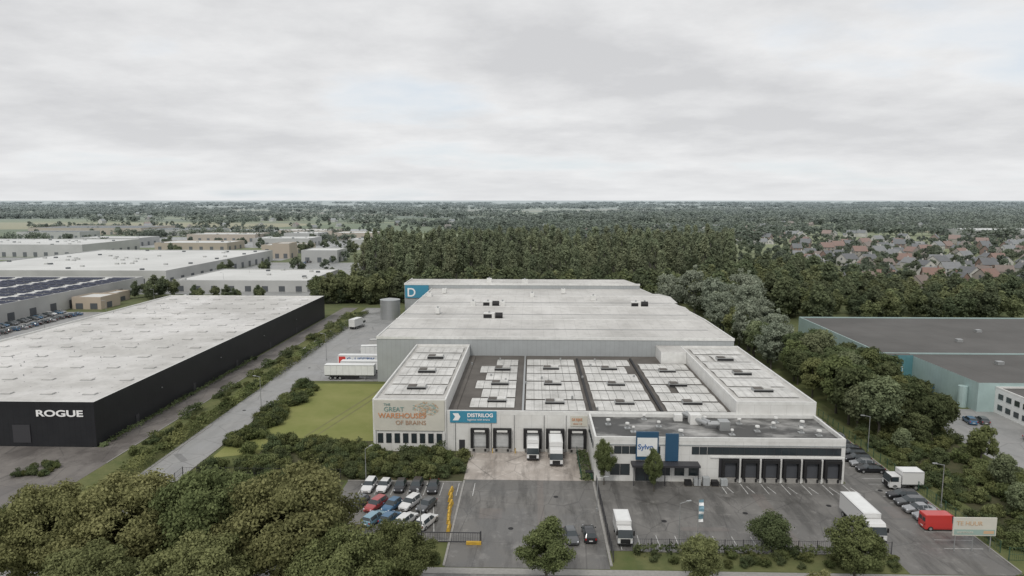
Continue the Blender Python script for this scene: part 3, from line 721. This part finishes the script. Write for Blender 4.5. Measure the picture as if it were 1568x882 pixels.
def car_mesh(color,kind):
    k=(color,kind)
    if k in CM: return CM[k]
    e=MB(); p=P[color]
    if kind=='hatch':
        st=[(-2.02,.72,.62,.66,.66),(-1.98,.82,.85,.93,.74),(-1.82,.86,.92,1.02,.72),(-1.45,.87,.93,1.41,.6),(-1.38,.87,.93,1.43,.61),(-.35,.88,.93,1.48,.62),(-.27,.88,.93,1.48,.62),(.28,.88,.92,1.45,.61),(1.0,.87,.90,1.0,.74),(1.75,.84,.78,.86,.68),(2.0,.78,.66,.72,.6),(2.1,.68,.5,.52,.55)]
    elif kind=='estate':
        st=[(-2.3,.74,.64,.68,.66),(-2.26,.84,.9,.98,.76),(-2.18,.87,.95,1.08,.74),(-1.9,.88,.96,1.46,.62),(-1.8,.88,.96,1.48,.63),(-.3,.9,.96,1.52,.64),(-.22,.9,.96,1.52,.64),(.4,.9,.95,1.48,.62),(1.1,.88,.93,1.03,.76),(1.95,.85,.8,.88,.7),(2.25,.78,.66,.72,.6),(2.34,.68,.5,.52,.55)]
    elif kind=='sedan':
        st=[(-2.3,.74,.62,.66,.66),(-2.25,.84,.85,.92,.74),(-1.6,.87,.9,1.02,.74),(-.95,.88,.92,1.38,.6),(-.85,.88,.92,1.4,.61),(-.2,.89,.92,1.44,.62),(-.12,.89,.92,1.44,.62),(.45,.89,.91,1.4,.6),(1.1,.88,.89,.98,.76),(1.95,.85,.76,.84,.7),(2.25,.78,.64,.70,.6),(2.34,.68,.5,.52,.55)]
    else:
        st=[(-2.75,.94,1.2,2.2,.86),(-2.7,.97,1.25,2.35,.88),(-2.6,.98,1.25,2.4,.88),(.9,1.0,1.25,2.42,.88),(1.0,1.0,1.25,2.4,.88),(1.45,1.0,1.22,2.2,.82),(1.55,1.0,1.2,2.05,.8),(2.15,.97,1.12,1.25,.85),(2.6,.92,.9,.98,.76),(2.75,.8,.6,.64,.66)]
    gs,gt=({4,5,6},{6}) if kind=='van' else ({2,4,6,7},{2,7})
    loft(e,st,p,gs,gt)
    L0,L1=st[0][0],st[-1][0]; wb=(L0+.75,L1-.8); r=.33 if kind!='van' else .37; w0=st[5][1]
    e.box(L0+.1,L1-.1,-w0*.8,w0*.8,.16,.3,m_dark)
    for x in wb:
        for s in (-1,1): wheel(e,x,s*(w0-.1),r,.22)
    z=.66 if kind!='van' else .82
    for s in (-1,1):
        e.box(L1-.2,L1-.03,s*.5,s*.72,z-.08,z+.06,m_lamp); e.box(L0-.02,L0+.12,s*.62,s*.8,z+.02,z+.25,m_tail)
        xm=.75 if kind!='van' else 1.75; zm=.98 if kind!='van' else 1.35
        e.box(xm,xm+.14,s*(w0),s*(w0+.18),zm,zm+.15,p)
    e.box(L1-.06,L1+.015,-.4,.4,.36,.52,m_dark); e.box(L0-.03,L0+.02,-.26,.26,.5,.62,m_signw)
    if kind=='van': e.box(L0-.02,L0+.01,-.75,-.08,1.35,1.95,m_glass); e.box(L0-.02,L0+.01,.08,.75,1.35,1.95,m_glass); e.box(L1-.12,L1-.02,-.6,.6,.62,.8,m_dark)
    CM[k]=e.mesh('car_body'); return CM[k]
def car(color,kind,x,y,deg,name=None): return inst(name or ('delivery_van' if kind=='van' else 'parked_car'),car_mesh(color,kind),(x,y,Z4),rad(deg))
for c,k,x,a in [('white','estate',-27.1,-92),('white','hatch',-24.6,-95),('black','hatch',-21.9,-90),('black','estate',-19.2,-92),('black','sedan',-16.4,-88)]: car(c,k,x,108.3,a)
for c,k,x,y,a in [('grey','hatch',-27.2,101.8,250),('red','estate',-24.4,101.2,248),('blue','hatch',-21.8,101.0,250),('white','estate',-19.1,102,248),('grey','hatch',-16.4,101.2,248)]: car(c,k,x,y,a)
for c,k,x,y,a in [('lblue','estate',-23.6,96.6,68),('blue','hatch',-21.2,96.7,68),('white','estate',-18.7,96.2,68),('white','estate',-15.6,95.8,68)]: car(c,k,x,y,a)
car('grey','hatch',5.7,92,-84); car('black','estate',8.3,92.8,92)
for c,k,y in [('black','estate',107),('grey','estate',104.6),('silver','sedan',102.2),('silver','hatch',99.8)]: car(c,k,60,y,180+R(-3,3))
car('vred','van',60.2,96.9,0)
for c,k,x,y in [('black','hatch',60.5,131.5),('grey','sedan',60.7,128.5),('black','estate',60.4,125.5),('black','estate',60.2,123),('silver','hatch',60,120.5),('black','sedan',60.2,118),('silver','estate',60.5,134),('grey','hatch',60.5,137),('black','hatch',60.5,140),('white','hatch',60.5,143)]: car(c,k,x,y,180+R(-4,4))
cols=['white','black','grey','silver','blue','grey','grey','black']
for i in range(20): car(random.choice(cols),random.choice(['hatch','estate','sedan']),R(-202,-200.5),227+i*2.9,0)
for i in range(16): car(random.choice(cols),random.choice(['hatch','estate','sedan']),R(-192,-190.5),230+i*3.1,180)
for x,y,a in [(95,146,80),(97.6,146,80),(101,132,5),(101,135,3),(99,121,0),(92,118,90),(101,126,0)]: car(random.choice(cols),'hatch',x,y,a)
for i in range(10): car(random.choice(cols),'estate',-172+R(-1.5,1.5),R(280,520),90)

def lorry(name,x,y,deg,L,H,Wd=2.5,cab='white',box='white',cablen=1.9,cabH=3.0,dark_grill=True):
    e=MB(); w=Wd/2; pc=P[cab]; pb=P[box]
    x1=L/2; xc=x1-cablen
    e.box(-L/2,xc-.15,-w,w,1.0,H,pb)
    for s in (-1,1):
        e.box(-L/2,xc-.15,s*w,s*(w+.03),1.0,1.12,m_steel); e.box(-L/2,xc-.15,s*w,s*(w+.03),H-.1,H,m_steel)
    e.box(-L/2-.02,-L/2,-w+.1,-.03,1.15,H-.15,m_whiteR); e.box(-L/2-.02,-L/2,.03,w-.1,1.15,H-.15,m_whiteR)
    e.box(-L/2+.2,xc,-.45,.45,.55,.98,m_dark)
    e.box(-L/2+.3,xc-.5,-w*.8,w*.8,H,H+.02,m_signw)
    pr=[(xc,.5),(x1-.02,.5),(x1,1.35),(x1-.28,2.45),(x1-.5,cabH-.06),(x1-.75,cabH),(xc,cabH)]
    for i in range(len(pr)-1):
        a=pr[i];c=pr[i+1]; m=m_glass if i==2 else pc
        wi=w*.97 if i<3 else w*.92; wo=w*.97 if i<2 else w*.92
        e.face([(a[0],-wi,a[1]),(c[0],-wo,c[1]),(c[0],wo,c[1]),(a[0],wi,a[1])],m)
    for s in (-1,1):
        e.face([(q[0],s*w*(.97 if k<3 else .92),q[1]) for k,q in enumerate(pr)],pc)
        e.face([(xc+.4,s*(w*.985),1.5),(x1-.15,s*(w*.985),1.5),(x1-.36,s*(w*.95),2.3),(xc+.4,s*(w*.95),2.3)],m_glass)
        e.box(x1-.25,x1-.1,s*w,s*(w+.22),1.7,2.35,m_dark)
        e.box(x1,x1+.03,s*.75,s*1.05,.68,.88,m_lamp)
    e.box(x1,x1+.025,-.68,.68,.62,1.25,m_dark if dark_grill else pc); e.box(x1-.01,x1+.06,-w*.95,w*.95,.38,.58,m_dark)
    for xx in ([x1-.95,-L/2+1.2] if L<8 else [x1-.95,-L/2+1.2,-L/2+2.4]):
        for s in (-1,1): wheel(e,xx,s*(w-.2),.46,.32)
    o=e.obj(name); o.location=(x,y,Z4); o.rotation_euler=(0,0,rad(deg)); return o
lorry('box_truck',.25,123.6,-90,5.2,3.3,2.3,cabH=2.7)
lorry('box_truck',4.5,122.0,-90,7.2,3.9,2.45,cabH=3.1)
lorry('box_van',13.1,92.8,-90,5.8,2.9,2.15,cabH=2.3)
lorry('box_truck',48.6,96.5,-90,9.5,3.6,2.5,cabH=2.9)
lorry('box_van',62.3,111.3,180,5.6,3.2,2.4,cabH=2.4)
def trailer(name,x,y,deg,L,box,txt=None,H=4.0):
    e=MB(); w=1.25
    e.box(-L/2,L/2,-w,w,1.2,H,box); e.box(-L/2,L/2,-.5,.5,.85,1.19,m_dark)
    for s in (-1,1):
        e.box(-L/2,L/2,s*w,s*(w+.03),1.2,1.35,m_steel); e.box(-L/2,L/2,s*w,s*(w+.03),H-.14,H,m_steel); e.box(-L/2+4,L/2-4,s*w*.9,s*w*.93,.5,1.19,m_dark)
        for k in range(3): wheel(e,-L/2+1.6+k*1.3,s*(w-.2),.48,.35)
        e.box(L/2-2.6,L/2-2.45,s*.8,s*.95,0,1.19,m_steel)
    for k in range(1,8): e.box(-L/2+k*L/8-.02,-L/2+k*L/8+.02,-w-.015,-w,1.36,H-.15,m_steel)
    o=e.obj(name); o.location=(x,y,Z4); o.rotation_euler=(0,0,rad(deg))
    if txt:
        t=text(txt,1.9,(-L/2+2.5,-w-.03,2.1),m_letb,o,sx=.95,bold=.03)
        e=MB(); e.box(-L/2+.3,-L/2+2.2,-w-.03,-w-.005,1.6,3.7,m_red); e.box(-L/2+2.3,L/2-.3,-w-.028,-w-.005,1.45,1.75,m_letb); q=e.obj('livery'); q.parent=o
    return o
trailer('semi_trailer',-49,178.5,0,13.4,m_signw); trailer('semi_trailer',-48.5,190,0,13.6,m_signw,'CoHEEZIK'); trailer('semi_trailer',-47,184.5,0,12,m_signw,H=3.6)
trailer('semi_trailer',-46.5,203,8,11,m_signw); lorry('box_truck',-66,252,75,8,3.8)
trailer('semi_trailer',-46,212,3,11,m_bgwall)
b=MB(); b.cyl((0,0,0),(0,0,8),4,4,m_steel,28); b.cyl((0,0,8),(0,0,8.6),4.1,.6,m_grey,28)
for z in (2,4,6): b.cyl((0,0,z),(0,0,z+.12),4.06,4.06,m_grey,28)
b.obj('sprinkler_tank',loc=(-57.5,272,0))

# ------------------------------------------------------------ street furniture
def fence(name,pts,h,mat,step=2.5,bar=.28,t=.02):
    e=MB()
    for (a,c) in zip(pts[:-1],pts[1:]):
        a=Vector((a[0],a[1],0));c=Vector((c[0],c[1],0)); d=c-a; L=d.length; d.normalize()
        n=max(1,int(L/step))
        for i in range(n+1):
            p=a+d*(L*i/n); e.box(p.x-.04,p.x+.04,p.y-.04,p.y+.04,0,h+.08,mat)
        k=int(L/bar)
        for i in range(k):
            p=a+d*(L*(i+.5)/k); e.box(p.x-t/2,p.x+t/2,p.y-t/2,p.y+t/2,.08,h,mat,bottom=False)
        for z in (.12,h*.5,h-.05): e.cyl((a.x,a.y,z),(c.x,c.y,z),.022,.022,mat,4)
    return e.obj(name)
fence('perimeter_fence',[(14,88.95),(49,88.95)],1.9,m_frame)
fence('perimeter_fence',[(64,88),(110,87)],1.9,m_green)
fence('boundary_fence',[(11.0,86),(11.0,111)],1.6,m_frame); fence('boundary_fence',[(8.6,112.8),(8.6,125)],1.5,m_green)
fence('car_park_fence',[(-32,91),(-16,90.6)],1.5,m_frame)
fence('perimeter_fence',[(-60.7,104),(-60.7,112),(-33,112)],1.9,m_frame)
fence('boundary_fence',[(64.2,90),(64.2,150)],1.7,m_green,bar=.5)
b=MB(); b.box(0,8.2,-.05,.05,1.5,1.6,m_frame); b.box(0,8.2,-.05,.05,.15,.25,m_frame)
for i in range(34): b.box(i*.245,i*.245+.04,-.02,.02,.25,1.5,m_frame)
b.box(-.15,0,-.1,.1,0,1.8,m_frame); b.box(8.2,8.4,-.1,.1,0,1.8,m_frame); b.box(6.3,8.4,-.6,-.2,.05,.45,m_yel); b.obj('sliding_gate',loc=(-15.4,90.6,0))
for i in range(6):
    b=MB(); x=-12.1-i*.25; y=93.5+i*2.5
    for k in range(2):
        b.face([(-.3,k*1.15,0),(.3,k*1.15,0),(.12,k*1.15,.7),(-.12,k*1.15,.7)],m_yel); b.face([(-.3,k*1.15+1.0,0),(.3,k*1.15+1,0),(.12,k*1.15+1,.7),(-.12,k*1.15+1,.7)],m_yel)
        for s in (-1,1): b.face([(s*.3,k*1.15,0),(s*.3,k*1.15+1,0),(s*.12,k*1.15+1,.7),(s*.12,k*1.15,.7)],m_yel)
        b.face([(-.12,k*1.15,.7),(.12,k*1.15,.7),(.12,k*1.15+1,.7),(-.12,k*1.15+1,.7)],m_yel)
    o=b.obj('yellow_barrier',loc=(x,y,Z4)); o.rotation_euler=(0,0,R(-.12,.12))
def lamp(x,y,h=7,rz=0):
    b=MB(); b.cyl((0,0,0),(0,0,h),.09,.05,m_steel,8); b.cyl((0,0,h-.05),(1.2,0,h+.15),.04,.035,m_steel,6); b.box(1.0,1.7,-.14,.14,h+.08,h+.22,m_steel); b.box(-.15,.15,-.15,.15,0,.5,m_steel)
    o=b.obj('street_lamp',loc=(x,y,0)); o.rotation_euler=(0,0,rz)
lamp(20.5,90,6.6,.3); lamp(-28.3,110.9,6,1); lamp(-15.8,92,6.5,2); lamp(64.4,104,7,3); lamp(64.6,128,7,3); lamp(-62,150,8,3); lamp(-62,200,8,3); lamp(10.2,101,5.5,0)
for i in range(12): lamp(-166,190+i*34,9,3)
b=MB(); b.cyl((0,0,0),(0,0,7.2),.06,.035,m_steel,8)
for i in range(8):
    z0=3.9+i*.4; w=lambda z:.05+.08*math.sin(z*2)
    b.face([(.05,w(z0),z0),(.72,w(z0)+.15*math.sin(i),z0),(.72,w(z0+.4)+.15*math.sin(i+1),z0+.4),(.05,w(z0+.4),z0+.4)],P['lblue'] if i%3 else m_letw)
b.obj('company_flag',loc=(23.0,89.9,0))
b=MB(); b.box(-2.9,2.9,-.08,.08,2.4,5.0,m_cream)
for x in (-2.4,0,2.4): b.cyl((x,.15,0),(x,.15,4.8),.07,.07,m_steel,6)
b.box(-2.75,2.75,-.11,-.085,2.55,3.3,m_p2); b.box(1.2,2.6,-.12,-.112,2.7,3.15,m_p1)
bb=b.obj('roadside_billboard',loc=(60.6,90.2,0)); text('TE HUUR',.85,(-2.5,-.11,3.9),m_p1,bb); text('warehouse',.5,(-2.4,-.14,2.8),m_cream,bb)
b=MB()
for i in range(5):
    x=i*1.5; b.box(x-.55,x+.55,-.5,.5,.1,.9+.3*(i%3),random.choice([m_grey,m_navy,m_dark,m_steel])); b.box(x-.6,x+.6,-.55,.55,0,.1,m_bark)
b.obj('pallet_stack',loc=(26.5,111.2,Z4))
b=MB(); b.box(-.6,.6,-.5,.5,.15,1.2,m_green); b.box(-.65,.65,-.55,.55,1.2,1.3,m_dark); b.cyl((-.5,-.5,.12),(-.5,.5,.12),.12,.12,m_dark,8); b.obj('waste_container',loc=(10,113.6,Z4))
for i in range(4):
    b=MB(); b.cyl((0,0,0),(0,0,1.0),.08,.08,m_yel,8); b.cyl((0,0,1.0),(0,0,1.05),.09,.05,m_dark,8); b.obj('bollard',loc=(-4+i*4.3-3.4,125,Z4))

# ------------------------------------------------------------ sky, sun, camera
w=bpy.data.worlds.new('World'); sc.world=w; w.use_nodes=True; nt=w.node_tree; bg=nt.nodes['Background']
sky=nd(nt,'ShaderNodeTexSky'); sky.sky_type='NISHITA'; sky.sun_disc=False; sky.sun_elevation=rad(48); sky.sun_rotation=rad(200)
tc=nd(nt,'ShaderNodeTexCoord'); sp=nd(nt,'ShaderNodeSeparateXYZ'); nt.links.new(tc.outputs['Generated'],sp.inputs[0])
z=mth(nt,'MAXIMUM',sp.outputs['Z'],0.0); dz=mth(nt,'ADD',z,.16)
cx=nd(nt,'ShaderNodeCombineXYZ'); nt.links.new(mth(nt,'DIVIDE',sp.outputs['X'],dz),cx.inputs[0]); nt.links.new(mth(nt,'DIVIDE',sp.outputs['Y'],dz),cx.inputs[1])
cx.inputs[2].default_value=3.7
n1=noise(nt,cx.outputs[0],.75,8,.52,(1,1.25,1)); n2=noise(nt,cx.outputs[0],2.6,8,.6)
nn=mth(nt,'ADD',mth(nt,'MULTIPLY',n1,.7),mth(nt,'MULTIPLY',n2,.3))
f=ramp(nt,nn,.40,.60)
cl=mixc(nt,f,(.635,.64,.655),(.87,.873,.878))
hf=mth(nt,'POWER',mth(nt,'SUBTRACT',1.0,z,clamp=True),14.0)
cl=mixc(nt,mth(nt,'MULTIPLY',hf,.6),cl,(.83,.84,.85))
sk=mixc(nt,1.0,sky.outputs[0],(.1,.1,.1),'MULTIPLY')
gap=ramp(nt,n1,.56,.72)
col=mixc(nt,mth(nt,'MULTIPLY',gap,.55),cl,mixc(nt,.6,sk,(.66,.78,.90)))
nt.links.new(col,bg.inputs[0]); bg.inputs[1].default_value=1.0
sl=bpy.data.lights.new('sun','SUN'); sl.energy=1.5; sl.angle=rad(14); sl.color=(1,.96,.9); so=bpy.data.objects.new('sun',sl); COL.objects.link(so)
so.rotation_euler=(rad(42),0,rad(-20)); so.location=(0,0,100)
cd=bpy.data.cameras.new('camera'); cd.sensor_width=36; cd.lens=23.99; cd.clip_end=60000; cd.clip_start=.5
co=bpy.data.objects.new('camera',cd); co.location=(0,0,48); co.rotation_euler=(rad(90-7.36),0,rad(1.7)); COL.objects.link(co); sc.camera=co
